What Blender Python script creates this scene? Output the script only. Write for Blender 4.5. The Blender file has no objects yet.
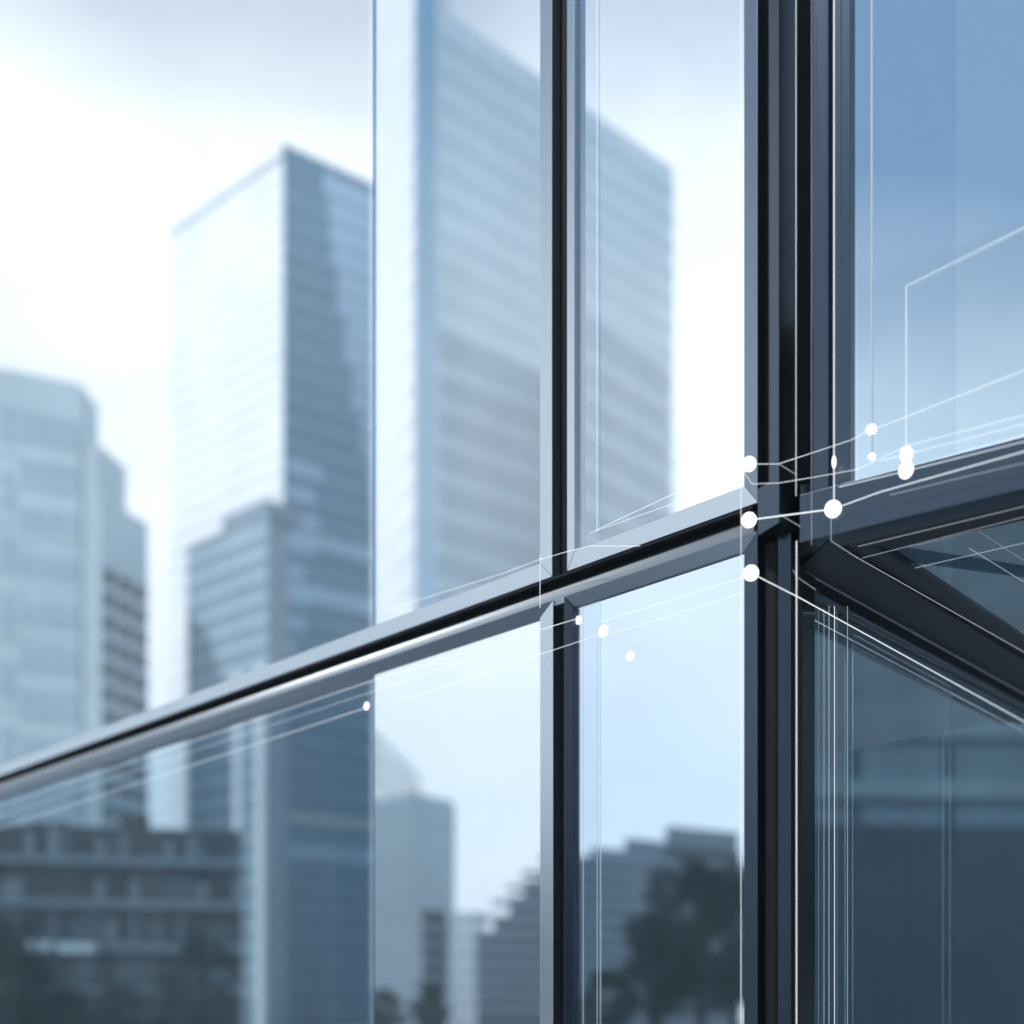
import bpy, bmesh, math, random
from mathutils import Vector, Matrix
random.seed(7)
C = bpy.context.scene.collection
sc = bpy.context.scene
R = math.radians

# ------------------------------------------------------------------ camera, sky, sun, exposure
F, HOR = 1142.0, 1019.0            # focal length in pixels, row of the horizon
cam = bpy.data.cameras.new('camera'); cam_o = bpy.data.objects.new('camera', cam); C.objects.link(cam_o)
cam.sensor_width = 36; cam.lens = 36 * F / 1024; cam.shift_y = (HOR - 512) / 1024
cam_o.location = (0, 0, 0); cam_o.rotation_euler = (R(90), 0, 0)
cam.clip_start = .05; cam.clip_end = 5000
cam.dof.use_dof = True; cam.dof.focus_distance = 4.35; cam.dof.aperture_fstop = .64
sc.camera = cam_o
GZ = -1.6                          # the street, an eye's height below the lens

SUN_EL, SUN_AZ = R(61), math.atan2(-.80, -.60)
w = bpy.data.worlds.new('World'); sc.world = w; w.use_nodes = True
nt = w.node_tree; nt.nodes.clear()
def N(t, tree=None): return (tree or nt).nodes.new(t)
out = N('ShaderNodeOutputWorld'); bg = N('ShaderNodeBackground'); bg.inputs['Strength'].default_value = .12
sky = N('ShaderNodeTexSky'); sky.sky_type = 'NISHITA'; sky.sun_disc = False
sky.sun_elevation = SUN_EL; sky.sun_rotation = SUN_AZ; sky.air_density = 1.2; sky.dust_density = .7
tc = N('ShaderNodeTexCoord'); sep = N('ShaderNodeSeparateXYZ'); nt.links.new(tc.outputs['Generated'], sep.inputs[0])
noi = N('ShaderNodeTexNoise'); noi.inputs['Scale'].default_value = 2.6; noi.inputs['Detail'].default_value = 5; noi.inputs['Roughness'].default_value = .5
mp = N('ShaderNodeMapping'); mp.inputs['Scale'].default_value = (1, 1, 2.2); mp.inputs['Location'].default_value = (.3, .1, .4)
nt.links.new(tc.outputs['Generated'], mp.inputs[0]); nt.links.new(mp.outputs[0], noi.inputs['Vector'])
el = N('ShaderNodeMapRange'); el.inputs[1].default_value = .50; el.inputs[2].default_value = .665; el.inputs[3].default_value = 1.08; el.inputs[4].default_value = .0
ym = N('ShaderNodeMath'); ym.operation = 'MULTIPLY_ADD'; ym.inputs[1].default_value = -.13      # the cloud bank stands higher ahead than behind
nt.links.new(sep.outputs['Y'], ym.inputs[0]); nt.links.new(sep.outputs['Z'], ym.inputs[2]); nt.links.new(ym.outputs[0], el.inputs[0])
nm = N('ShaderNodeMapRange'); nm.inputs[1].default_value = .3; nm.inputs[2].default_value = .7; nm.inputs[3].default_value = -.30; nm.inputs[4].default_value = .22
nt.links.new(noi.outputs['Fac'], nm.inputs[0])
ad = N('ShaderNodeMath'); ad.operation = 'ADD'; ad.use_clamp = True
nt.links.new(el.outputs[0], ad.inputs[0]); nt.links.new(nm.outputs[0], ad.inputs[1])
mx = N('ShaderNodeMix'); mx.data_type = 'RGBA'
nt.links.new(ad.outputs[0], mx.inputs['Factor']); cb = N('ShaderNodeMapRange'); cb.inputs[1].default_value = .48; cb.inputs[2].default_value = .62; cb.inputs[3].default_value = 1.22; cb.inputs[4].default_value = .88   # the bank is brightest low down
nt.links.new(ym.outputs[0], cb.inputs[0])
cm = N('ShaderNodeVectorMath'); cm.operation = 'SCALE'; cm.inputs[0].default_value = (7.1, 7.4, 7.75)
n2 = N('ShaderNodeTexNoise'); n2.inputs['Scale'].default_value = 3.4; n2.inputs['Detail'].default_value = 6; n2.inputs['Roughness'].default_value = .55; nt.links.new(mp.outputs[0], n2.inputs['Vector'])
r2 = N('ShaderNodeMapRange'); r2.inputs[1].default_value = .32; r2.inputs[2].default_value = .68; r2.inputs[3].default_value = .86; r2.inputs[4].default_value = 1.08; nt.links.new(n2.outputs['Fac'], r2.inputs[0])
c2_ = N('ShaderNodeMath'); c2_.operation = 'MULTIPLY'; nt.links.new(cb.outputs[0], c2_.inputs[0]); nt.links.new(r2.outputs[0], c2_.inputs[1]); nt.links.new(c2_.outputs[0], cm.inputs['Scale']); nt.links.new(cm.outputs[0], mx.inputs['B'])
dk = N('ShaderNodeVectorMath'); dk.operation = 'MULTIPLY'; dk.inputs[1].default_value = (.21, .34, .45)
nt.links.new(sky.outputs[0], dk.inputs[0])
nt.links.new(dk.outputs[0], mx.inputs['A']); nt.links.new(mx.outputs['Result'], bg.inputs['Color']); nt.links.new(bg.outputs[0], out.inputs['Surface'])

sun = bpy.data.lights.new('sun', 'SUN'); sun.energy = 3.7; sun.angle = R(.6); sun.color = (1, .965, .92)
sun_o = bpy.data.objects.new('sun', sun); C.objects.link(sun_o)
sd = Vector((math.sin(SUN_AZ) * math.cos(SUN_EL), math.cos(SUN_AZ) * math.cos(SUN_EL), math.sin(SUN_EL)))
sun_o.rotation_euler = sd.to_track_quat('Z', 'Y').to_euler(); sun_o.location = (-30, -20, 60)
vs = sc.view_settings; vs.view_transform = 'Standard'; vs.look = 'None'; vs.exposure = .48; vs.gamma = 1
sc.cycles.use_denoising = True; sc.cycles.max_bounces = 8; sc.cycles.transparent_max_bounces = 16
sc.cycles.volume_bounces = 1; sc.cycles.sample_clamp_indirect = 6

# ------------------------------------------------------------------ materials
def new_mat(name):
    m = bpy.data.materials.new(name); m.use_nodes = True; t = m.node_tree
    return m, t, t.nodes['Principled BSDF']
def mat(name, col, rough=.6, metal=0, vary=.0, scale=3.0, spec=None, bump=0):
    m, t, b = new_mat(name)
    b.inputs['Base Color'].default_value = (*col, 1); b.inputs['Roughness'].default_value = rough; b.inputs['Metallic'].default_value = metal
    if spec is not None: b.inputs['Specular IOR Level'].default_value = spec
    if vary or bump:
        c = N('ShaderNodeTexCoord', t); n = N('ShaderNodeTexNoise', t); n.inputs['Scale'].default_value = scale; n.inputs['Detail'].default_value = 6
        t.links.new(c.outputs['Object'], n.inputs['Vector'])
    if vary:
        r = N('ShaderNodeMapRange', t); r.inputs[3].default_value = 1 - vary; r.inputs[4].default_value = 1 + vary; r.inputs[1].default_value = .3; r.inputs[2].default_value = .7
        t.links.new(n.outputs['Fac'], r.inputs[0])
        mu = N('ShaderNodeMix', t); mu.data_type = 'RGBA'; mu.blend_type = 'MULTIPLY'; mu.inputs['Factor'].default_value = 1; mu.inputs['A'].default_value = (*col, 1)
        t.links.new(r.outputs[0], mu.inputs['B']); t.links.new(mu.outputs['Result'], b.inputs['Base Color'])
        r2 = N('ShaderNodeMapRange', t); r2.inputs[3].default_value = rough * .85; r2.inputs[4].default_value = min(1, rough * 1.2); r2.inputs[1].default_value = .3; r2.inputs[2].default_value = .7
        t.links.new(n.outputs['Fac'], r2.inputs[0]); t.links.new(r2.outputs[0], b.inputs['Roughness'])
    if bump:
        bp = N('ShaderNodeBump', t); bp.inputs['Strength'].default_value = bump; t.links.new(n.outputs['Fac'], bp.inputs['Height']); t.links.new(bp.outputs[0], b.inputs['Normal'])
    return m
def glass(name, tint, refl, fac, wave=0, rough=0.0):
    m = bpy.data.materials.new(name); m.use_nodes = True; t = m.node_tree; t.nodes.clear()
    o = N('ShaderNodeOutputMaterial', t); mi = N('ShaderNodeMixShader', t); a = N('ShaderNodeBsdfTransparent', t); g = N('ShaderNodeBsdfGlossy', t)
    a.inputs['Color'].default_value = (*tint, 1); g.inputs['Color'].default_value = (*refl, 1); g.inputs['Roughness'].default_value = rough
    mi.inputs[0].default_value = fac
    if 0 < fac < .95 and rough == 0:                         # faint upright streaks and dust on the pane
        c = N('ShaderNodeTexCoord', t); mp_ = N('ShaderNodeMapping', t); mp_.inputs['Scale'].default_value = (2.2, 2.2, .3); n = N('ShaderNodeTexNoise', t); n.inputs['Scale'].default_value = 1.6; n.inputs['Detail'].default_value = 4
        r_ = N('ShaderNodeMapRange', t); r_.inputs[1].default_value = .3; r_.inputs[2].default_value = .7; r_.inputs[3].default_value = max(0, fac - .009 - .05 * fac); r_.inputs[4].default_value = min(1, fac + .009 + .05 * fac)
        t.links.new(c.outputs['Object'], mp_.inputs[0]); t.links.new(mp_.outputs[0], n.inputs['Vector']); t.links.new(n.outputs['Fac'], r_.inputs[0]); t.links.new(r_.outputs[0], mi.inputs[0])
    t.links.new(a.outputs[0], mi.inputs[1]); t.links.new(g.outputs[0], mi.inputs[2]); t.links.new(mi.outputs[0], o.inputs['Surface'])
    if wave:
        c = N('ShaderNodeTexCoord', t); n = N('ShaderNodeTexNoise', t); n.inputs['Scale'].default_value = 1.3; n.inputs['Detail'].default_value = 1
        t.links.new(c.outputs['Object'], n.inputs['Vector'])
        bp = N('ShaderNodeBump', t); bp.inputs['Strength'].default_value = wave; bp.inputs['Distance'].default_value = .02
        t.links.new(n.outputs['Fac'], bp.inputs['Height']); t.links.new(bp.outputs[0], g.inputs['Normal'])
    return m
def emit(name, col, s):
    m = bpy.data.materials.new(name); m.use_nodes = True; t = m.node_tree; t.nodes.clear()
    o = N('ShaderNodeOutputMaterial', t); e = N('ShaderNodeEmission', t); e.inputs['Color'].default_value = (*col, 1); e.inputs['Strength'].default_value = s
    t.links.new(e.outputs[0], o.inputs['Surface']); return m
M = dict(
    metal=mat('anodised aluminium', (.47, .51, .55), .25, 1),
    dark=mat('dark aluminium', (.055, .075, .10), .28, 1),
    rail=mat('blue grey aluminium', (.19, .23, .275), .28, 1),
    soffitglass=glass('soffit glass', (.5, .6, .65), (.75, .86, .92), .62, .02),
    reflection_curtain=mat('grey reflection curtain', (.66, .72, .76), .9, 0, .06, 3),
    windowb=mat('blue window', (.05, .09, .12), .12, 0, .3, .2),
    windowp=mat('pale window painted as lit', (.16, .20, .22), .3, 0, .3, .2),  # pale colour stands for lit windows
    slate=mat('slate glass wall', (.15, .215, .265), .35, 0, .3, .05),
    strip=mat('slate floor strip', (.24, .32, .37), .5, 0, .2, .1),
    paving=mat('pale plaza paving', (.26, .27, .28), .8, 0, .15, .5),
    darker=mat('dark post aluminium', (.036, .046, .064), .25, 1),
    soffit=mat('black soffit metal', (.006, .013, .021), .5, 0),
    black=mat('black gasket', (.008, .010, .014), .6, spec=.15),
    cap=mat('brushed cover cap', (.28, .31, .34), .52, 1),
    edge=glass('glass edge', (.75, .88, .95), (.9, .97, 1), .5, rough=.15),
    back=glass('glass back', (1, 1, 1), (1, 1, 1), .0),
    veil=glass('pale coated glass', (.93, .96, .98), (.95, .98, 1), .24, .02),
    tint=glass('grey tinted glass', (.54, .64, .71), (.9, .95, 1), .022, .02),
    mirror=glass('mirror coated glass', (.5, .55, .6), (.80, .825, .845), .985, .02),
    mirror2=glass('blue coated mirror glass', (.5, .55, .6), (.66, .73, .79), .985, .02),
    blueglass=glass('blue mirror glass', (.3, .4, .5), (.60, .70, .76), .95, .02),
    darkglass=glass('smoked mirror glass', (.58, .74, .84), (.62, .77, .86), .45, .02),
    spacer=glass('blue glass edge', (.42, .58, .75), (.8, .9, 1), .25, rough=.2),
    sheet=glass('pale inner glass', (.93, .95, .97), (.9, .95, 1), .12, .01),
    ceiling=mat('interior ceiling', (.45, .48, .5), .8, 0, .1, 1),
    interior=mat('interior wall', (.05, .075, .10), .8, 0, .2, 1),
    light=emit('white light line', (.90, .96, 1), .9),
    node=emit('white light bead', (1, 1, 1), 1.6),
    faint=emit('dim light line', (.80, .90, 1), .48),
    white=mat('white facade panel', (.80, .81, .82), .55, 0, .05, .08),
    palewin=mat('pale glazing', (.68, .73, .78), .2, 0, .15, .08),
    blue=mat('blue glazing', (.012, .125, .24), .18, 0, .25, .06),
    blue2=mat('lighter blue panel and reflection', (.36, .53, .70), .3, 0, .1, .06),
    bluedk=mat('dark blue mullion', (.15, .30, .44), .4),
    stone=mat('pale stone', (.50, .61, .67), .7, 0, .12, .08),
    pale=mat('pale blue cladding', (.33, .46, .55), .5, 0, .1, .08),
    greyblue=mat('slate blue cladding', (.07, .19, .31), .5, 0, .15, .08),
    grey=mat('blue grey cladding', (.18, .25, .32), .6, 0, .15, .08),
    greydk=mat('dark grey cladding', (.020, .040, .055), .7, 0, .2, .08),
    window=mat('dark window', (.014, .032, .048), .2, 0, .3, .2),
    sand=mat('sand coloured panel', (.46, .50, .46), .6, 0, .1, .1),
    asphalt=mat('asphalt', (.05, .05, .052), .85, 0, .2, .4),
    bark=mat('bark', (.06, .05, .04), .9, 0, .3, 6, bump=.4),
    leaf=mat('leaves', (.024, .052, .056), .7, 0, .45, 1.2, spec=.08),
)

# ------------------------------------------------------------------ mesh helpers
class MB:
    def __init__(s): s.bm = bmesh.new()
    def hexa(s, p, mi=0, bev=0):
        """p: 8 points, four of the bottom ring then four of the top ring"""
        b = bmesh.new(); v = [b.verts.new(q) for q in p]
        for f in ((3, 2, 1, 0), (4, 5, 6, 7), (0, 1, 5, 4), (1, 2, 6, 5), (2, 3, 7, 6), (3, 0, 4, 7)): b.faces.new([v[i] for i in f])
        bmesh.ops.recalc_face_normals(b, faces=b.faces)
        if bev: bmesh.ops.bevel(b, geom=list(b.edges), offset=bev, segments=2, affect='EDGES', profile=.6)
        s.add(b, mi)
    def add(s, b, mi=0):
        for f in b.faces: f.material_index = mi
        me = bpy.data.meshes.new('t'); b.to_mesh(me); b.free(); s.bm.from_mesh(me); bpy.data.meshes.remove(me)
    def prism(s, pts, z0, z1, mi=0, bev=0):
        b = bmesh.new(); lo = [b.verts.new((x, y, z0)) for x, y in pts]; hi = [b.verts.new((x, y, z1)) for x, y in pts]; n = len(pts)
        b.faces.new(lo[::-1]); b.faces.new(hi)
        for i in range(n): b.faces.new((lo[i], lo[(i + 1) % n], hi[(i + 1) % n], hi[i]))
        bmesh.ops.recalc_face_normals(b, faces=b.faces)
        if bev: bmesh.ops.bevel(b, geom=list(b.edges), offset=bev, segments=2, affect='EDGES', profile=.6)
        s.add(b, mi)
    def tube(s, pts, r, n=6, mi=0):
        b = bmesh.new(); rings = []; pts = [Vector(p) for p in pts]
        rr = r if isinstance(r, (list, tuple)) else [r] * len(pts)
        for i, p in enumerate(pts):
            d = (pts[min(i + 1, len(pts) - 1)] - pts[max(i - 1, 0)]).normalized()
            a = d.orthogonal().normalized() if i == 0 else (a - d * a.dot(d)).normalized()
            c = d.cross(a)
            rings.append([b.verts.new(p + (a * math.cos(2 * math.pi * k / n) + c * math.sin(2 * math.pi * k / n)) * rr[i]) for k in range(n)])
        for q, t in zip(rings, rings[1:]):
            for k in range(n): b.faces.new((q[k], q[(k + 1) % n], t[(k + 1) % n], t[k]))
        b.faces.new(rings[0][::-1]); b.faces.new(rings[-1]); bmesh.ops.recalc_face_normals(b, faces=b.faces)
        s.add(b, mi)
    def ball(s, p, r, sc_=(1, 1, 1), nrm=None):
        b = bmesh.new(); bmesh.ops.create_uvsphere(b, u_segments=20, v_segments=12, radius=r)
        if nrm is not None:
            for v in b.verts: v.co -= nrm * v.co.dot(nrm) * .88
        for v in b.verts: v.co = Vector((v.co.x * sc_[0], v.co.y * sc_[1], v.co.z * sc_[2])) + Vector(p)
        for f in b.faces: f.smooth = True
        s.add(b)
    def build(s, name, mats, parent=None):
        root = parent
        while root is not None and root.parent is not None: root = root.parent
        if root is not None: bmesh.ops.translate(s.bm, verts=s.bm.verts, vec=-Vector(root.location))
        me = bpy.data.meshes.new(name); s.bm.to_mesh(me); s.bm.free()
        for m in (mats if isinstance(mats, (list, tuple)) else [mats]): me.materials.append(m)
        o = bpy.data.objects.new(name, me); C.objects.link(o); o.parent = parent
        return o
def tag(o, label=None, cat=None, group=None, kind=None):
    if label: o['label'] = label
    if cat: o['category'] = cat
    if group: o['group'] = group
    if kind: o['kind'] = kind
    return o
def thing(name, loc, label, cat, group=None):
    o = bpy.data.objects.new(name, None); C.objects.link(o); o.location = loc; o.empty_display_size = .2
    return tag(o, label, cat, group)

# ------------------------------------------------------------------ the three glass walls meet on one corner
K = Vector((.904, 4.0, 0))
class Wall:
    """a vertical plane: u along it from the corner, z up, n out towards the street"""
    def __init__(s, d):
        s.d = Vector((d[0], d[1], 0)).normalized(); s.n = Vector((s.d.y, -s.d.x, 0))
        if s.n.dot(-K) < 0: s.n = -s.n
    def p(s, u, z, n=0): return K + s.d * u + s.n * n + Vector((0, 0, z))
    def u(s, px, n=0):
        k = (px - 512) / F; b = K + s.n * n
        return (k * b.y - b.x) / (s.d.x - k * s.d.y)
    def at(s, px, py, n=0):
        q = s.p(s.u(px, n), 0, n); q.z = (HOR - py) * q.y / F; return q
    def box(s, mb, u0, u1, z0, z1, n0, n1, mi=0, bev=.002, tilt=0):
        """tilt: how far the front of the bottom edge sits behind the front of the top edge"""
        mb.hexa([s.p(u0, z0, n0), s.p(u1, z0, n0), s.p(u1, z0, n1 - tilt), s.p(u0, z0, n1 - tilt),
                 s.p(u0, z1, n0), s.p(u1, z1, n0), s.p(u1, z1, n1), s.p(u0, z1, n1)], mi, bev)
    def pane(s, u0, u1, z0, z1, n, front, name, parent, t=.01):
        b = bmesh.new()
        P = [s.p(u0, z0, n - t), s.p(u1, z0, n - t), s.p(u1, z0, n), s.p(u0, z0, n), s.p(u0, z1, n - t), s.p(u1, z1, n - t), s.p(u1, z1, n), s.p(u0, z1, n)]
        v = [b.verts.new(q) for q in P]; mb = MB()
        for f, m in (((3, 2, 6, 7), 0), ((0, 1, 5, 4), 1), ((3, 2, 1, 0), 2), ((4, 5, 6, 7), 2), ((1, 2, 6, 5), 2), ((3, 0, 4, 7), 2)):
            b.faces.new([v[i] for i in f]).material_index = m
        bmesh.ops.recalc_face_normals(b, faces=b.faces)
        me = bpy.data.meshes.new('t'); b.to_mesh(me); b.free(); mb.bm.from_mesh(me); bpy.data.meshes.remove(me)
        return mb.build(name, [front, M['back'], M['edge']], parent)
L, U, Q = Wall((-1.039, 1)), Wall((1.48, -1)), Wall((.961, 1))
def P(px, Y): return ((px - 512) / F * Y, Y)

ZT = 5.2; ZB = GZ
Z1, Z2, Z3, Z4, Z5 = 1.900, 1.825, 1.780, 1.727, 1.672     # transom of the left wall: rail, joint, cap, rail
bld = thing('glass_office_building', (K.x, K.y, GZ), 'sharp close glass office corner with dark metal frames and a jutting upper storey', 'office building')
uF = L.u(-170)                                               # far end of the left wall
def window(wall, u_in, u_out, z0, z1, jl, jr, foot, head, matr, depth=.07, tilt=0, jm=0, jo=0):
    """frame of one window, mitred: an upright at each end, and a rail at the foot or at the head (its height, or 0)"""
    mb = MB(); e = .0007
    def bar(ua, ub, za0, zb0, za1, zb1, mi, tl=0):
        f = lambda u, z, n: wall.p(u, z, n)
        mb.hexa([f(ua, za0, -depth), f(ub, zb0, -depth), f(ub, zb0, -tl), f(ua, za0, -tl), f(ua, za1, -depth), f(ub, zb1, -depth), f(ub, zb1, 0), f(ua, za1, 0)], mi, .002)
    bar(u_in, u_in + jr, z0 + e, z0 + foot + e, z1 - e, z1 - head - e, jm)
    bar(u_out - jl, u_out, z0 + foot + e, z0 + e, z1 - head - e, z1 - e, jo)
    def rail(za, zb, ins_a, ins_b):
        f = lambda u, z, n: wall.p(u, z, n)
        p0 = (u_in + jr * ins_a, u_out - jl * ins_a); p1 = (u_in + jr * ins_b, u_out - jl * ins_b)
        mb.hexa([f(p0[0], za, -depth), f(p0[1], za, -depth), f(p0[1], za, -.001 - tilt), f(p0[0], za, -.001 - tilt),
                 f(p1[0], zb, -depth), f(p1[1], zb, -depth), f(p1[1], zb, -.001), f(p1[0], zb, -.001)], 0, .002)
    if foot: rail(z0, z0 + foot, 0, 1)
    if head: rail(z1 - head, z1, 1, 0)
    return mb.build('window', matr, bld)
g = .022
# upper storey of the left wall
o = window(L, L.u(552), uF, Z2, ZT, .05, L.u(540) - L.u(552), Z1 - Z2, 0, M['metal'])
L.pane(L.u(540), L.u(371), Z1 + .001, ZT, -g, M['veil'], 'glass_pane', o)
o = window(L, L.u(757.5), L.u(567), Z2, ZT, L.u(567) - L.u(574.5), L.u(744) - L.u(757.5), Z1 - Z2, 0, [M['metal'], M['rail']], jm=1)
L.pane(L.u(744), L.u(574.5), Z1 + .001, ZT, -g, M['veil'], 'glass_pane', o)
# lower storey
o = window(L, L.u(553), uF, ZB, Z4, .05, L.u(540) - L.u(553), 0, Z4 - Z5, [M['rail'], M['metal']], tilt=.012, jm=1)
L.pane(L.u(540), L.u(371.3), ZB + .02, Z5 - .001, -g, M['mirror'], 'glass_pane', o)
L.pane(L.u(370.2), uF - .05, ZB + .02, Z5 - .001, -g, M['tint'], 'glass_pane', o)
o = window(L, L.u(757.5), L.u(564), ZB, Z4, L.u(564) - L.u(573), L.u(744) - L.u(757.5), 0, Z4 - Z5, [M['rail'], M['dark'], M['darker']], tilt=.010, jm=1, jo=2)  # right upright's dark metal holds a dark reflection in its colour
L.pane(L.u(744), L.u(573), ZB + .02, Z5 - .001, -g, M['mirror2'], 'glass_pane', o)
for a, b, z0, z1 in ((574.5, 596.5, Z1 + .002, ZT), (573, 597, ZB + .03, Z5 - .002)): L.pane(L.u(b), L.u(a), z0, z1, -.017, M['sheet'], 'inner_pane', o, t=.004)
mb = MB(); L.box(mb, L.u(371.0), L.u(369.6), Z1 + .002, ZT, -.033, -.020, bev=0); mb.build('edge_strip', M['spacer'], bld)
mb = MB(); L.box(mb, L.u(371.2), L.u(370.3), ZB + .02, Z5 - .002, -.034, -.0215, bev=0); mb.build('edge_strip', M['spacer'], bld)
# transom cap and black joints
mb = MB(); prof = [(-.012, Z4 - .02)]; zz, nn_ = Z4 - .001, -.012                     # cove: upright at the foot, leaning back towards the joint
for k in range(9):
    prof.append((nn_, zz)); a = R(1 + 58 * (k / 8) ** 1.5); zz += .0085 * math.cos(a); nn_ -= .0085 * math.sin(a)
prof += [(-.09, zz), (-.09, Z4 - .02)]
b = bmesh.new(); e0, e1 = ([b.verts.new(L.p(u, z, n)) for n, z in prof] for u in (L.u(752), uF))
for i in range(len(prof)): b.faces.new((e0[i], e0[(i + 1) % len(prof)], e1[(i + 1) % len(prof)], e1[i])).smooth = 1 <= i <= 8
b.faces.new(e0); b.faces.new(e1[::-1]); bmesh.ops.recalc_face_normals(b, faces=b.faces); mb.add(b)
tr = mb.build('transom', M['cap'], bld)
mb = MB()
L.box(mb, L.u(752), uF, Z4 + .03, Z2 - .001, -.10, -.065, bev=0)
L.box(mb, L.u(752), uF, Z2 - .012, Z2 - .001, -.064, -.004, bev=0)  # black strip added to darken the upper rail's underside
mb.build('gasket_or_shade_strip', M['black'], tr)
mb = MB()
for a, b in ((Z2, ZT), (ZB, Z3)): L.box(mb, L.u(553), L.u(564.5), a, b, -.11, -.055, bev=0)
mb.build('mullion', M['black'], bld)
# corner post
mb = MB(); mb.prism([P(769, 3.985), P(779, 3.93), P(797, 4.02), P(797, 4.25), P(769, 4.25)], 1.865, ZT, bev=.002)
post = mb.build('corner_post', M['dark'], bld)
mb = MB(); mb.prism([P(778, 3.99), P(791, 3.975), P(791.5, 4.25), P(778, 4.25)], ZB, 1.700, bev=.002)
mb.build('post_fin', M['darker'], post)
mb = MB()
mb.prism([P(752, 4.10), P(775, 4.06), P(812, 4.06), P(815, 4.3), P(752, 4.3)], Z2, ZT)
mb.prism([P(752, 4.10), P(775, 4.04), P(799, 4.04), P(806, 4.3), P(752, 4.3)], ZB, 1.69)
mb.build('gasket_or_shade_strip', M['black'], post)
mb = MB(); mb.prism([P(757.8, 4.02), P(779, 3.912), P(800, 3.985), P(813, 3.985), P(813, 4.2), P(757.8, 4.2)], 1.700, 1.866, bev=.003)
mb.build('post_collar', M['dark'], post)
# jutting upper storey on the right
UZ0, UZ1 = 1.640, 1.806
uE = U.u(1200)
mb = MB()
U.box(mb, U.u(813), U.u(828.5), UZ1, ZT, -.10, 0)
U.box(mb, U.u(834.5), U.u(850), UZ1, ZT, -.10, -.004)
U.box(mb, U.u(828.5), U.u(834.5), UZ1, ZT, -.10, -.03, bev=0)
U.box(mb, uE - .06, uE, UZ1, ZT, -.10, 0)
o = mb.build('window', M['dark'], bld)
U.pane(U.u(850), uE - .06, UZ1 + .001, ZT, -.0305, M['blueglass'], 'glass_pane', o)
U.pane(U.u(856), U.u(953), UZ1 + .002, ZT, -.026, M['sheet'], 'inner_pane', o, t=.004)
mb = MB(); U.box(mb, U.u(800), uE, UZ0, UZ1 - .001, -.10, .006)
mb.build('edge_beam', M['dark'], bld)
# soffit under it: dark frame and a sloping-edged glass panel
def soff(px, py, z): Y = z * F / (HOR - py); return Vector(((px - 512) / F * Y, Y, z))
def slab(mb, pts, z0, z1, mi=0, bev=0): mb.prism([(p.x, p.y) for p in pts], z0, z1, mi, bev)
ub = lambda u, n: U.p(u, 0, n)
qb = lambda u, n: Q.p(u, 0, n)
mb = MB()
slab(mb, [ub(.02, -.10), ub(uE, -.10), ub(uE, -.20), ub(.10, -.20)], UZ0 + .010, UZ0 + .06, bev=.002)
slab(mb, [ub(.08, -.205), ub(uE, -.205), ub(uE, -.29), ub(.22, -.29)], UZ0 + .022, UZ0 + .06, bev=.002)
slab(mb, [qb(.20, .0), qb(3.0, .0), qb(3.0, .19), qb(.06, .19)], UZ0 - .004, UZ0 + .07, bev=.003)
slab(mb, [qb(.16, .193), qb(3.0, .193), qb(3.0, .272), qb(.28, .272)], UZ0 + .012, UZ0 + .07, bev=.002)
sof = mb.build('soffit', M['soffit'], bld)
mb = MB()
a = ub(.22, -.291); b_ = ub(uE, -.291); c_ = qb(3.0, .273); d_ = qb(.27, .273)
slab(mb, [a, b_, b_ + Vector((2.2, 1.5, 0)), c_, d_], UZ0 + .030, UZ0 + .042)
mb.build('glass_pane', M['soffitglass'], sof)
mb = MB()
slab(mb, [ub(.35, -.2), ub(uE, -.2), ub(uE, -.2) + Vector((2.5, 1.5, 0)), qb(3.2, -.1), qb(.4, -.1)], 2.5, 2.6)
mb.build('ceiling', M['ceiling'], bld)
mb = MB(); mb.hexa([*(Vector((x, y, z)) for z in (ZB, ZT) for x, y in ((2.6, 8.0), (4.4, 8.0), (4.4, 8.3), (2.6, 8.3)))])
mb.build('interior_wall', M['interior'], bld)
# lower wall on the right
mb = MB()
Q.box(mb, Q.u(798), Q.u(815), ZB, UZ0 - .005, -.08, 0)
Q.box(mb, 3.2, 3.26, ZB, UZ0 - .005, -.08, 0)
Q.box(mb, Q.u(815), 3.2, UZ0 - .05, UZ0 - .005, -.08, -.01)
o = mb.build('window', M['dark'], bld)
Q.pane(Q.u(815), 3.2, ZB + .02, UZ0 - .051, -.03, M['darkglass'], 'glass_pane', o)
Q.pane(Q.u(856), Q.u(953), ZB + .02, UZ0 - .055, -.012, M['sheet'], 'inner_pane', o, t=.004)

def reflection_curtain(u0, u1, n0, name):
    b = bmesh.new(); k = 90; rows = []
    for z in (ZB + .02, 2.45): rows.append([b.verts.new(Q.p(u0 + (u1 - u0) * i / k, z, n0 + .014 * math.sin(i * 1.25) + .008 * math.sin(i * .41))) for i in range(k + 1)])
    for i in range(k): b.faces.new((rows[0][i], rows[0][i + 1], rows[1][i + 1], rows[1][i])).smooth = True
    bmesh.ops.solidify(b, geom=b.faces[:], thickness=.003); mb = MB(); mb.add(b); mb.build(name, M['reflection_curtain'], o)
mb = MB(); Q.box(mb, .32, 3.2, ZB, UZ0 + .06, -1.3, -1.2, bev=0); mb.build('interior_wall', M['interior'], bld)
reflection_curtain(Q.u(812), Q.u(956, -.22), -.22, 'reflection_curtain')  # pleated sheet added to imitate soft upright reflections in the smoked pane

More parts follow.
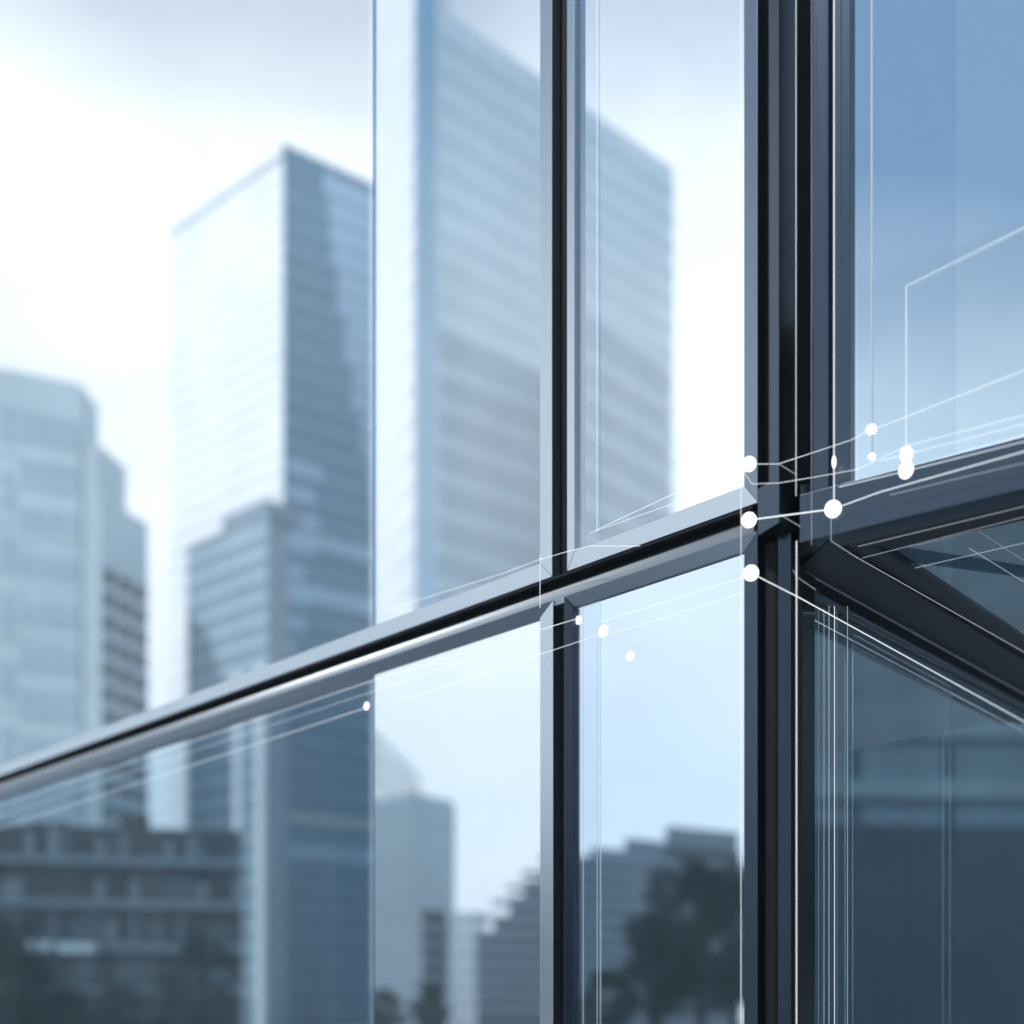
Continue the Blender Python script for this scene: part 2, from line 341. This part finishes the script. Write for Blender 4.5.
# ------------------------------------------------------------------ city beyond
def at(px, py, Y): return Vector(((px - 512) / F * Y, Y, (HOR - py) * Y / F))
def P2(px, Y): return Vector(((px - 512) / F * Y, Y))
def bands(parent, a, b, z0, z1, n, frac, outw, m, name, span=None, low=True):
    """n raised strips along the face a-b (a is left as seen from the street)"""
    d = (b - a); t = d.normalized(); nn = Vector((t.y, -t.x)); h = (z1 - z0) / n
    for k in range(n):
        s0, s1 = (0, 1) if span is None else span(k / n)
        if s1 <= s0: continue
        za = z0 + k * h; zb = za + h * frac
        p0, p1 = a + d * s0 - nn * .05, a + d * s1 - nn * .05
        mb = MB(); mb.hexa([Vector((q.x, q.y, z)) for z in (za, zb) for q in (p0, p1, p1 + nn * (outw + .05), p0 + nn * (outw + .05))])
        mb.build(name, m, parent)
def fins(parent, a, b, z0, z1, n, wd, outw, m, name):
    d = (b - a); t = d.normalized(); nn = Vector((t.y, -t.x)); mb = MB()
    for k in range(n):
        c = a + d * ((k + .5) / n)
        mb.hexa([Vector((q.x, q.y, z)) for z in (z0, z1) for q in (c - t * wd / 2, c + t * wd / 2, c + t * wd / 2 + nn * outw, c - t * wd / 2 + nn * outw)])
    mb.build(name, m, parent)
def grid(parent, a, b, z0, z1, nx, nz, wx, wz, m, name='window', depth=.12):
    """nx by nz windows standing 12 cm proud of the face, each a mesh of its own"""
    d = (b - a); t = d.normalized(); nn = Vector((t.y, -t.x)); ln = d.length / nx; h = (z1 - z0) / nz
    for j in range(nz):
        for i in range(nx):
            c = a + t * ln * (i + .5); z = z0 + h * (j + .5); mb = MB()
            mb.hexa([Vector((q.x, q.y, zz)) for zz in (z - h * wz / 2, z + h * wz / 2) for q in (c - t * ln * wx / 2, c + t * ln * wx / 2, c + t * ln * wx / 2 + nn * depth, c - t * ln * wx / 2 + nn * depth)])
            mb.build(name, m, parent)
def body(parent, pts, z1, m, name='wall', z0=GZ):
    mb = MB(); mb.prism([(p.x, p.y) for p in pts], z0, z1); return mb.build(name, m, parent)
def ztop(py, Y): return (HOR - py) * Y / F

# the tall tower in the open bay
zA = ztop(150, 200)
c0 = P2(283, 200); l0 = P2(170, zA * F / (HOR - 230)); r0 = P2(380, zA * F / (HOR - 194))
tA = thing('office_tower', (c0.x, c0.y, GZ), 'tall blurred tower with a white striped side and a blue glass side', 'tower')
back = l0 + (r0 - c0)
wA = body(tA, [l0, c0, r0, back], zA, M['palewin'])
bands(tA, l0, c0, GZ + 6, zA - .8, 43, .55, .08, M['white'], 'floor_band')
mb = MB(); d = (c0 - l0).normalized(); n1 = Vector((d.y, -d.x))
mb.hexa([Vector((q.x, q.y, z)) for z in (zA - .9, zA + .9) for q in (l0, c0, c0 + n1 * .5, l0 + n1 * .5)])
mb.build('parapet', M['white'], tA)
dr = (r0 - c0); n2 = Vector((dr.y, -dr.x)).normalized()
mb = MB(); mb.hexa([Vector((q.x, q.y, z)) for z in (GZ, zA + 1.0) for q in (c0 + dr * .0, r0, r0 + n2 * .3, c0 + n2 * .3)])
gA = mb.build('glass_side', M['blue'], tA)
cs, rs = c0 + n2 * .3, r0 + n2 * .3
bands(tA, cs, rs, zA * .62, zA - .5, 14, .86, .12, M['blue2'], 'pale_or_reflection_panel', span=lambda f: (.40 + .50 * (1 - f) ** 1.3 + .03 * math.sin(f * 40), .99))  # stepped pale panels paint a lighter reflection onto the glass side
bands(tA, cs, rs, zA * .42, zA * .66, 8, .55, .10, M['blue2'], 'pale_or_reflection_panel', span=lambda f: (.02, .10 + .10 * abs(math.sin(f * 17)) + .25 * f))
bands(tA, cs, rs, 34.5, 36.4, 1, 1, .15, M['sand'], 'pale_or_reflection_panel'); bands(tA, cs, rs, 28.5, 30.8, 1, 1, .15, M['blue2'], 'pale_or_reflection_panel')
bands(tA, cs, rs, 84, 86, 1, 1, .15, M['blue2'], 'pale_or_reflection_panel'); bands(tA, cs, rs, 74, 77, 1, 1, .15, M['blue2'], 'pale_or_reflection_panel')
bands(tA, cs, rs, GZ + 3, zA - 4, 34, .16, .06, M['bluedk'], 'floor_line')
fins(tA, cs, rs, GZ, zA, 14, .18, .15, M['bluedk'], 'mullion')

# the blue-grey block before it
YB = 165
a, b, c = P2(187, YB + 12), P2(268, YB), P2(287, YB + 5)
zB = ztop(512, YB)
tD = thing('office_block', (b.x, b.y, GZ), 'blue grey block with horizontal strips in front of the white striped tower', 'office block')
body(tD, [a, b, c, c + (a - b)], zB, M['grey'])
bands(tD, a, b, GZ + 5, zB, 22, .45, .1, M['pale'], 'floor_band')
mid = a.lerp(b, .45); mb = MB(); mb.prism([(p.x, p.y) for p in (mid, b, b + Vector((4, 5)), mid + Vector((4, 5)))], zB, zB + 2.0); mb.build('roof_plant_room', M['grey'], tD)
fins(tD, a.lerp(b, .56), b.lerp(a, -.08), GZ, ztop(668, YB), 2, 1.5, .9, M['white'], 'pier')
for k, (f0, f1) in enumerate(((.50, 1), (.56, .98), (.62, 1), (.52, .9))): bands(tD, a.lerp(b, f0), b.lerp(c, .5 * f1), ztop(930 + 22 * k, YB), ztop(921 + 22 * k, YB), 1, 1, .5, M['stone'], 'balcony')

# pale block at the far left
YF = 150
a, b, c = P2(-90, YF), P2(80, YF + 8), P2(98, YF + 14)
zF = ztop(368, YF + 4); zF2 = ztop(403, YF + 13)
tF = thing('office_block', (b.x, b.y, GZ), 'wide pale block with a stepped flank and rows of small dark windows', 'office block')
body(tF, [a, P2(18, YF + 5), P2(18, YF + 40), a + Vector((0, 40))], zF, M['stone'])
m1 = P2(18, YF + 5)
body(tF, [m1, b, c, P2(94, YF + 40), P2(18, YF + 40)], zF2, M['stone'])
mb = MB()
for x0, x1, hh in ((10, 20, 1.6),): q0, q1 = P2(x0, YF + 7), P2(x1, YF + 7.5); mb.prism([(q0.x, q0.y), (q1.x, q1.y), (q1.x, q1.y + 5), (q0.x, q0.y + 5)], zF2 - .2, (zF if x0 < 20 else zF2) + hh)
mb.build('roof_plant_room', M['stone'], tF)
w1, w2 = P2(126, YF + 16), P2(148, YF + 18)
body(tF, [b + Vector((.2, .2)), P2(99, YF + 9), w1, P2(120, YF + 40), P2(85, YF + 40)], ztop(462, YF + 14), M['stone'], 'wing')
body(tF, [P2(99, YF + 9), P2(100, YF + 8.6), w2, P2(142, YF + 40), P2(95, YF + 40)], ztop(518, YF + 16), M['stone'], 'wing')
grid(tF, P2(100, YF + 8.5), w2 - Vector((0, .3)), ztop(860, YF), ztop(535, YF), 3, 13, .62, .5, M['window'], depth=.5)
bands(tF, a, m1, GZ + 6, zF - 2, 26, .4, .08, M['stone'], 'floor_band')
grid(tF, a, m1, GZ, zF - 3, 5, 10, .55, .55, M['pale'], depth=.15)
bands(tF, m1, b, GZ + 6, zF2 - 2, 24, .4, .08, M['stone'], 'floor_band')
grid(tF, m1, b, ztop(860, YF), zF2 - 4, 4, 10, .6, .55, M['pale'], depth=.15)

# dark low building on the street
YG = 62
a, b = P2(-60, YG), P2(242, YG + 3)
zG = ztop(822, YG)
tG = thing('low_office_building', (b.x, b.y, GZ), 'dark low building across the bottom left behind the tinted pane', 'office building')
body(tG, [a, b, P2(234, YG + 22), P2(-60, YG + 22)], zG, M['greydk'])
bands(tG, a, b, GZ + 3.0, zG + .3, 4, .17, .35, M['slate'], 'floor_band')
hG = (zG - GZ - 3.0) / 4; rnd = random.Random(3); dG = (b - a) / 26
for k in range(4):
    for q in range(26):
        if rnd.random() < .12: continue
        p0 = a + dG * (q + .12); p1 = a + dG * (q + .9)
        bands(tG, p0, p1, GZ + 3.0 + k * hG + hG * .26, GZ + 3.0 + k * hG + hG * rnd.uniform(.7, .95), 1, 1, .12, M[rnd.choice(('window', 'window', 'windowb', 'windowb', 'windowp'))], 'window')
for x0, x1, hh in ((30, 70, .9), (120, 150, 1.3)): body(tG, [P2(x0, YG + 5), P2(x1, YG + 5), P2(x1, YG + 12), P2(x0, YG + 12)], zG + hh, M['greydk'], 'roof_plant_room', z0=zG)
for (x0, x1, y) in ((183, 227, 919), (183, 227, 945), (30, 55, 948), (62, 100, 950)):
    p, q = P2(x0, YG + (5 if x0 > 100 else 1)), P2(x1, YG + (7 if x0 > 100 else 1.2))
    bands(tG, p - Vector((0, .6)), q - Vector((0, .6)), ztop(y + 5, YG + 3), ztop(y - 4, YG + 3), 1, 1, .2, M['stone'], 'bright_window')  # pale boards stand for bright windows; the brightness is in their colour

# the veiled tower behind the upper panes
zB2 = ztop(4, 150)
cB = P2(437, 150); rB = P2(673, zB2 * F / (HOR - 168)); c2 = P2(415, 151.5); lB = P2(374, 166)
tB = thing('office_tower', (cB.x, cB.y, GZ), 'tallest pale tower seen veiled behind the upper glass panes with a sloping roofline', 'tower')
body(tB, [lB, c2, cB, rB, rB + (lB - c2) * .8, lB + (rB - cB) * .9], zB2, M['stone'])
body(tB, [lB + Vector((.05, 0)), c2 - Vector((0, .05)), cB - Vector((0, .05)), cB + Vector((1, 14)), lB + Vector((3, 9))], zB2 + 32, M['blue'], 'lift_tower')
bands(tB, lB, c2, GZ + 6, zB2 + 31, 36, .9, .08, M['white'], 'floor_band')
bands(tB, cB, rB, GZ + 6, zB2 - 1, 30, .5, .22, M['pale'], 'floor_band')
# lower block before it
for p0, p1, y0, y1, YK, lab in ((438, 547, 328, 374, 118, 'grey blue block in front of the veiled tower left of the slim mullion'), (560, 669, 297, 372, 112, 'darker blue grey block at the foot of the veiled tower right of the slim mullion')):
    zK = ztop(y0, YK); a, b = P2(p0, YK), P2(p1, zK * F / (HOR - y1))
    tK = thing('office_block', (a.x, a.y, GZ), lab, 'office block')
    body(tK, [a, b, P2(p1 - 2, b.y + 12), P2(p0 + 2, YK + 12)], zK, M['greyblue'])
    bands(tK, a, b, GZ + 5, zK - 1, 18, .35, .12, M['pale'], 'floor_band')

# ------------------------------------------------------------------ the city across the street, seen mirrored in the lower panes
def mirr(p):
    p = Vector((p.x, p.y, 0)); q = p - L.n * 2 * (p - K).dot(L.n); return Vector((q.x, q.y))
def V2(px, Y): return mirr(P2(px, Y))
# faces run right to left once mirrored, so a and b are swapped for the outward side
def block(name, label, cat, pts, py, Y, m, rows=0, bm_=None, vert=0, group=None):
    z = ztop(py, Y); q = [mirr(p) for p in pts]
    t = thing(name, (q[0].x, q[0].y, GZ), label, cat, group)
    body(t, q, z, m)
    if rows:
        for i in range(len(pts) - 3 + 1 if len(pts) > 4 else 2):
            bands(t, q[i + 1], q[i], GZ + 2, z - .5, rows, .42, .25, bm_, 'floor_band')
    if vert: fins(t, q[1], q[0], GZ, z, vert, .4, .2, bm_, 'mullion')
    return t
block('office_tower', 'slim pale tower with a dark edge mirrored in the lower middle pane', 'tower', [P2(340, 172), P2(414, 160), P2(453, 166), P2(453, 190), P2(340, 195)], 793, 160, M['pale'], 22, M['stone'])
block('apartment_block', 'pale block with the falling roofline behind the mirrored slim tower', 'apartment block', [P2(335, 200), P2(372, 205), P2(421, 245), P2(421, 260), P2(335, 260)], 728, 205, M['stone'], 14, M['white'])
block('apartment_block', 'short dark block at the foot of the mirrored slim tower', 'apartment block', [P2(422, 120), P2(446, 122), P2(446, 140), P2(422, 140)], 910, 121, M['greydk'], 6, M['grey'])
block('apartment_block', 'small far pale block in the gap beside the stepped terraces', 'apartment block', [P2(452, 260), P2(486, 262), P2(486, 280), P2(452, 280)], 912, 260, M['stone'], 6, M['white'])
# stepped terraces
steps = [(476, 935), (494, 918), (509, 897), (523, 880), (540, 868), (572, 860), (590, 848), (636, 848)]
tI = thing('terraced_apartment_building', (*V2(500, 95), GZ), 'stepped terraced building rising to the right mirrored in the lower panes', 'apartment building')
for (x0, y0), (x1, y1) in zip(steps, steps[1:]):
    body(tI, [V2(x0, 95), V2(645, 97), V2(645, 97 + 2 * (steps.index((x0, y0)) + 3)), V2(x0, 112)], ztop(y0, 95), M['grey'], 'terrace', z0=GZ if x0 == 476 else ztop(steps[steps.index((x0, y0)) - 1][1], 95) - .01)
for k in range(11):
    y = 1012 - k * 15; x0 = next((s[0] for s in reversed(steps) if s[1] >= y), 476) if y < 935 else 476
    bands(tI, V2(640, 96.5), V2(x0 - 2, 94.6), ztop(y, 95), ztop(y - 5.5, 95), 1, 1, .6, M['pale'], 'balcony_rail')
block('apartment_block', 'grey block rising behind the terraces mirrored in the lower panes', 'apartment block', [P2(625, 130), P2(670, 133), P2(670, 150), P2(625, 150)], 838, 130, M['grey'], 8, M['stone'])
block('apartment_block', 'darker flat topped block beside the corner mirrored in the lower right hand pane', 'apartment block', [P2(666, 112), P2(738, 116), P2(738, 140), P2(666, 140)], 826, 112, M['grey'], 7, M['greydk'])
# dark block beyond the side street, mirrored in the smoked glass
tR = thing('office_block', (70, 20, GZ), 'dark glass block with pale floor strips mirrored in the smoked lower pane', 'office block')
body(tR, [Vector((70, -160)), Vector((110, -160)), Vector((110, 210)), Vector((70, 210))], 62, M['slate'])
bands(tR, Vector((70, 210)), Vector((70, -160)), GZ + 4, 62, 15, .3, .3, M['strip'], 'floor_band')
body(tR, [Vector((58, -150)), Vector((69.5, -150)), Vector((69.5, 200)), Vector((58, 200))], 10.5, M['window'], 'added_podium')  # added so the mirrored view darkens towards the bottom
fins(tR, Vector((70, 210)), Vector((70, -160)), GZ, 62, 60, .5, .25, M['window'], 'mullion')

# ------------------------------------------------------------------ trees
def tree_meshes(seed, h, rad):
    rnd = random.Random(seed); t = MB()
    t.tube([(0, 0, -.1), (.1, .05, h * .25), (-.05, .1, h * .5), (.05, 0, h * .8)], [.035 * h, .027 * h, .02 * h, .008 * h], 8)
    for k in range(9):
        a = rnd.uniform(0, 6.28); z = h * rnd.uniform(.3, .6); r = rad * rnd.uniform(.5, .8)
        t.tube([(0, 0, z), (math.cos(a) * r * .5, math.sin(a) * r * .5, z + h * .12), (math.cos(a) * r, math.sin(a) * r, z + h * .26)], [.012 * h, .008 * h, .003 * h], 6)
    cl = []
    for k in range(34):
        a = rnd.uniform(0, 6.28); z = rnd.uniform(.32, .97); q = rad * math.sin(math.pi * min(.98, (z - .2) / .8)) ** .7 * rnd.uniform(.3, 1.0)
        cl.append((Vector((math.cos(a) * q, math.sin(a) * q, z * h)), rad * rnd.uniform(.18, .38)))
    b = bmesh.new()
    for p, r in cl:
        for _ in range(130):
            v = Vector((rnd.gauss(0, 1), rnd.gauss(0, 1), rnd.gauss(0, 1))).normalized() * r * rnd.uniform(.3, 1) ** .5 + p
            s = rnd.uniform(.12, .26) * h / 9; u = Vector((rnd.gauss(0, 1), rnd.gauss(0, 1), rnd.gauss(0, 1))).normalized(); w_ = u.orthogonal().normalized()
            b.faces.new([b.verts.new(v + q) for q in (u * s, w_ * s * .5, -u * s, -w_ * s * .5)])
    c = MB(); c.add(b); return t, c
protos = []
def plant(x, y, s, seed, label):
    root = thing('tree', (x, y, GZ), label, 'tree', 'street trees')
    if len(protos) < 3:
        t, c = tree_meshes(seed, 9, 3.4); keep = Vector(root.location)
        root.location = (0, 0, 0); to = t.build('trunk', M['bark'], root); co = c.build('crown', M['leaf'], root); root.location = keep
        protos.append((to, co))
    else:
        for q in protos[seed % 3]:
            d = q.copy(); C.objects.link(d); d.parent = root
    root.scale = (s, s, s); root.rotation_euler.z = seed * 1.3
for px, Y, s, label in ((2, 40, .55, 'dark leafy tree at the bottom left corner before the low building'), (28, 44, .45, 'smaller tree next to the bottom left corner'),
                        (200, 48, .55, 'dark tree under the pale bright windows of the low building'), (120, 52, .34, 'low tree in the middle of the dark low building'), (75, 46, .30, 'small tree under the left bright windows of the low building'),
                        (165, 50, .40, 'tree left of the tree under the right bright windows')):
    q = P2(px, Y); plant(q.x, q.y, s, px, label)
for px, Y, s, label in ((655, 60, .78, 'dark tree right of the terraces mirrored in the lower pane'), (700, 55, .98, 'large dark tree mirrored near the corner post'),
                        (735, 62, 1.05, 'tallest dark tree mirrored against the corner post'), (605, 58, .45, 'low tree mirrored at the foot of the terraces'),
                        (430, 70, .42, 'tree mirrored at the foot of the slim tower'), (385, 66, .36, 'low tree mirrored just right of the glass joint')):
    q = V2(px, Y); plant(q.x, q.y, s, px, label)

# ------------------------------------------------------------------ ground and air
mb = MB(); mb.hexa([Vector((x, y, z)) for z in (GZ - .5, GZ) for x, y in ((-880, -880), (880, -880), (880, 880), (-880, 880))])
tag(mb.build('ground', M['paving']), kind='structure')
hz = bpy.data.materials.new('haze'); hz.use_nodes = True; t = hz.node_tree; t.nodes.clear()
o_ = N('ShaderNodeOutputMaterial', t); pv = N('ShaderNodeVolumePrincipled', t)
pv.inputs['Color'].default_value = (.70, .87, .98, 1); pv.inputs['Density'].default_value = .0012; pv.inputs['Anisotropy'].default_value = .2
t.links.new(pv.outputs[0], o_.inputs['Volume'])
mb = MB(); mb.hexa([Vector((x, y, z)) for z in (GZ - 1.5, 195) for x, y in ((-900, -900), (900, -900), (900, 900), (-900, 900))])
tag(mb.build('haze', hz), kind='stuff')

# ------------------------------------------------------------------ light lines and beads strung before the glass
def string(label, runs, beads=(), group='light strings on the glass corner'):
    """runs: (points, radius in mm, material); beads: (point, radius in mm[, stretch])"""
    first = runs[0][0][0] if runs else beads[0][0]
    if len(runs) == 1 and not beads:
        mb = MB(); mb.tube(runs[0][0], runs[0][1] * .7 / 1000); return tag(mb.build('light_line', M[runs[0][2]]), label, 'light line', group)
    t = thing('light_string', first, label, 'light string', group)
    for pts, r, m in runs: mb = MB(); mb.tube(pts, r * .74 / 1000); mb.build('line', M[m], t)
    for bd in beads:
        mb = MB(); mb.ball(bd[0], bd[1] / 1000, (1, 1, bd[2] if len(bd) > 2 else 1), bd[3] if len(bd) > 3 else None); mb.build('bead', M['node'], t)
    return t
O = .05
lp = lambda *pp: [L.at(x, y, O) for x, y in pp]
lg = lambda *pp: [L.at(x, y, .006 if 539 <= x <= 577 else -.021) for x, y in pp]
ug = lambda *pp: [U.at(x, y, -.0245) for x, y in pp]
uj = lambda *pp: [U.at(x, y, .006 if x < 853 else -.0245) for x, y in pp]
up = lambda *pp: [U.at(x, y, O) for x, y in pp]
def pp(px, py, Y=3.86): return at(px, py, Y)
n1, n2, n3, n4 = pp(749, 520), pp(833, 509), pp(751, 573), pp(749, 464)
string('bold white line through two round beads across the corner post and along the jutting beam', [([n1, n2], 2.9, 'light'), ([n2] + up((880, 492), (1024, 451.5), (1100, 430)), 2.2, 'light')], [(n1, 25), (n2, 28)])
string('bold white line slanting down to the right from the lowest post bead', [([n3, pp(800, 598, 3.94), *[Q.at(x, y, .006) for x, y in ((826, 612.4), (870, 636.6), (1024, 721.5), (1080, 752))]], 2.3, 'light')], [(n3, 26)])
string('thin line from the topmost post bead bending up across the right upper pane', [([n4, pp(778, 464), *uj((815, 452), (851, 440), (858, 436.5), (871, 429), (884, 425.5), (1024, 370), (1100, 340))], 1.2, 'light')], [(n4, 24), (pp(741, 468), 13), (U.at(871, 429, -.024), 17, 1, U.n)])
string('line hanging from a kinked top line down to a stretched white bead', [(ug((1024, 227), (906, 286), (906, 470)), 1.3, 'light')], [(U.at(906, 454, -.024), 20, 1.3, U.n), (U.at(906, 470, .012), 24, 1.2, U.n)])
string('thin line passing under the topmost post bead and up to the right', [([pp(744, 472), pp(752, 484), pp(779, 483), *uj((815, 477), (851, 470.5), (858, 469), (906, 446), (1024, 415), (1100, 396))], 1.2, 'light')])
string('white line along the top of the jutting beam', [(up((839, 487), (906, 471), (1024, 441.5), (1100, 422)), 1.6, 'light')])
string('dim line along the middle of the jutting beam', [(up((890, 495), (960, 478), (1024, 463), (1100, 446)), 1.2, 'faint')])
string('dim line just above the jutting beam across the right pane', [(ug((880, 461), (1024, 424), (1100, 404)), 1.2, 'light')])
string('short diagonal line across the post above its collar', [([pp(779, 464), pp(797, 475)], 1.2, 'faint')])
string('short diagonal line across the post collar', [([pp(779, 514), pp(801, 527)], 1.2, 'faint')])
string('short bent line on the post below the lowest bead', [([pp(793, 570), pp(797, 577), pp(816, 590)], 1.0, 'faint')])
vert = lambda px, y0, y1, Y=3.84: [at(px, y0, Y), at(px, y1, Y)]
string('thin upright line at the left edge of the corner post', [(vert(741, -60, 1060), 1.3, 'light')])
string('upright line down the dark middle of the post above the collar', [(vert(796, -60, 496), 1.3, 'light')])
string('bold upright line down the dark middle of the post below the collar', [(vert(796.5, 541, 1060), 2.3, 'light')])
string('bold upright line hanging to the largest bead from above', [(vert(834, -60, 509), 2.4, 'light')], [(at(834, 462, 3.84), 7, 3)])
string('thin grey upright line between post and jutting window frame', [(vert(811.5, -60, 545), .9, 'faint')])
string('dim upright line left of the largest bead ending in a slanting soffit line', [([at(831, 515, 3.84), at(831, 541, 3.84), *[soff(x, y, UZ0 - .012) for x, y in ((856, 557), (1024, 652), (1090, 690))]], 1.3, 'faint')])
string('broad pale upright line inside the right upper pane', [(ug((871.5, -60), (871.5, 456)), 3.0, 'faint')], [(U.at(871.5, 456, -.024), 11, 1, U.n)])
for px, r, m, lab in ((829, 1.3, 'faint', 'left of three upright lines in the smoked lower pane'), (834.5, 1.5, 'light', 'middle of three upright lines in the smoked lower pane'), (847.5, 1.1, 'faint', 'right of three upright lines in the smoked lower pane')):
    string(lab, [([Q.at(px, y, -.008 if px < 856 else .0) for y in (606, 1060)], r, m)])
string('dim line on the soffit close under the beam', [([soff(x, y, UZ0 - .01) for x, y in ((858, 546.5), (1024, 506.5), (1080, 493))], 1.1, 'faint')])
string('second dim line on the soffit nearer the soffit glass', [([soff(x, y, UZ0 - .01) for x, y in ((862, 558), (1024, 517), (1080, 503))], .9, 'faint')])
string('short dim line crossing the soffit glass down to the right', [([soff(x, y, UZ0 - .01) for x, y in ((969, 548), (1024, 582), (1080, 617))], 1.2, 'faint')])
string('dim line crossing the soffit glass up to the right', [([soff(x, y, UZ0 - .01) for x, y in ((915, 568), (1024, 543), (1080, 530))], 1.2, 'faint')])
# on the left wall
string('long thin line near the top of the tinted pane', [(lg((-40, 820), (215, 734), (365, 683), (538.5, 630.3), (540, 629.9), (576.5, 618.8), (578, 618.4)), 1.6, 'light')], [(L.at(578, 620, -.02), 17, 1, L.n)])
string('faint long line second from the top of the tinted pane', [(lg((-40, 829), (365, 694), (538, 636)), 1.0, 'light')])
string('long thin line third from the top ending in a bead at the glass joint', [(lg((-40, 842), (365, 708)), 1.7, 'light')], [(L.at(366.5, 706, -.02), 19, 1, L.n)])
string('faint line sloping over the mirrored pane right of the glass joint', [(lg((401, 700), (538, 655), (540, 654.4), (576.5, 642.3), (578, 641.8), (600, 634)), 1.3, 'light')], [(L.at(603, 631, -.02), 24, 1, L.n)])
string('lone white bead on the lower pane beside the mullion', [], [(L.at(630, 656, -.02), 18, .9, L.n)])
string('dim line along the top of the lower pane by the post', [(lg((600, 622), (745, 577)), 1.1, 'light')])
string('second dim line along the top of the lower pane by the post', [(lg((612, 634), (745, 592)), 1.0, 'light')])
string('bright curved line along the top rail of the transom', [(lp((384, 611), (504, 573), (538, 560), (569, 551), (590, 546), (640, 546)), 1.4, 'light')])
string('short upright line at the corner of the middle window frame', [(lp((540, 555), (540, 608)), 1.4, 'light')])
string('thin line rising along the bottom of the upper pane to the topmost post bead', [(lp((596, 530), (671, 495), (741, 468)), 1.4, 'light')])
string('thin line on the frame below the upper pane near the post', [(lp((590, 533), (700, 494)), 1.1, 'light')])
string('thin upright line in the upper pane beside the mullion', [(lg((597, -60), (597, 531)), 1.3, 'light')])
string('dim upright line in the lower pane close to the mullion', [(lg((583, 600), (583, 1060)), 1.3, 'faint')])
string('thin upright line in the lower pane beside the mullion', [(lg((597, 625), (597, 1060)), 1.2, 'faint')])
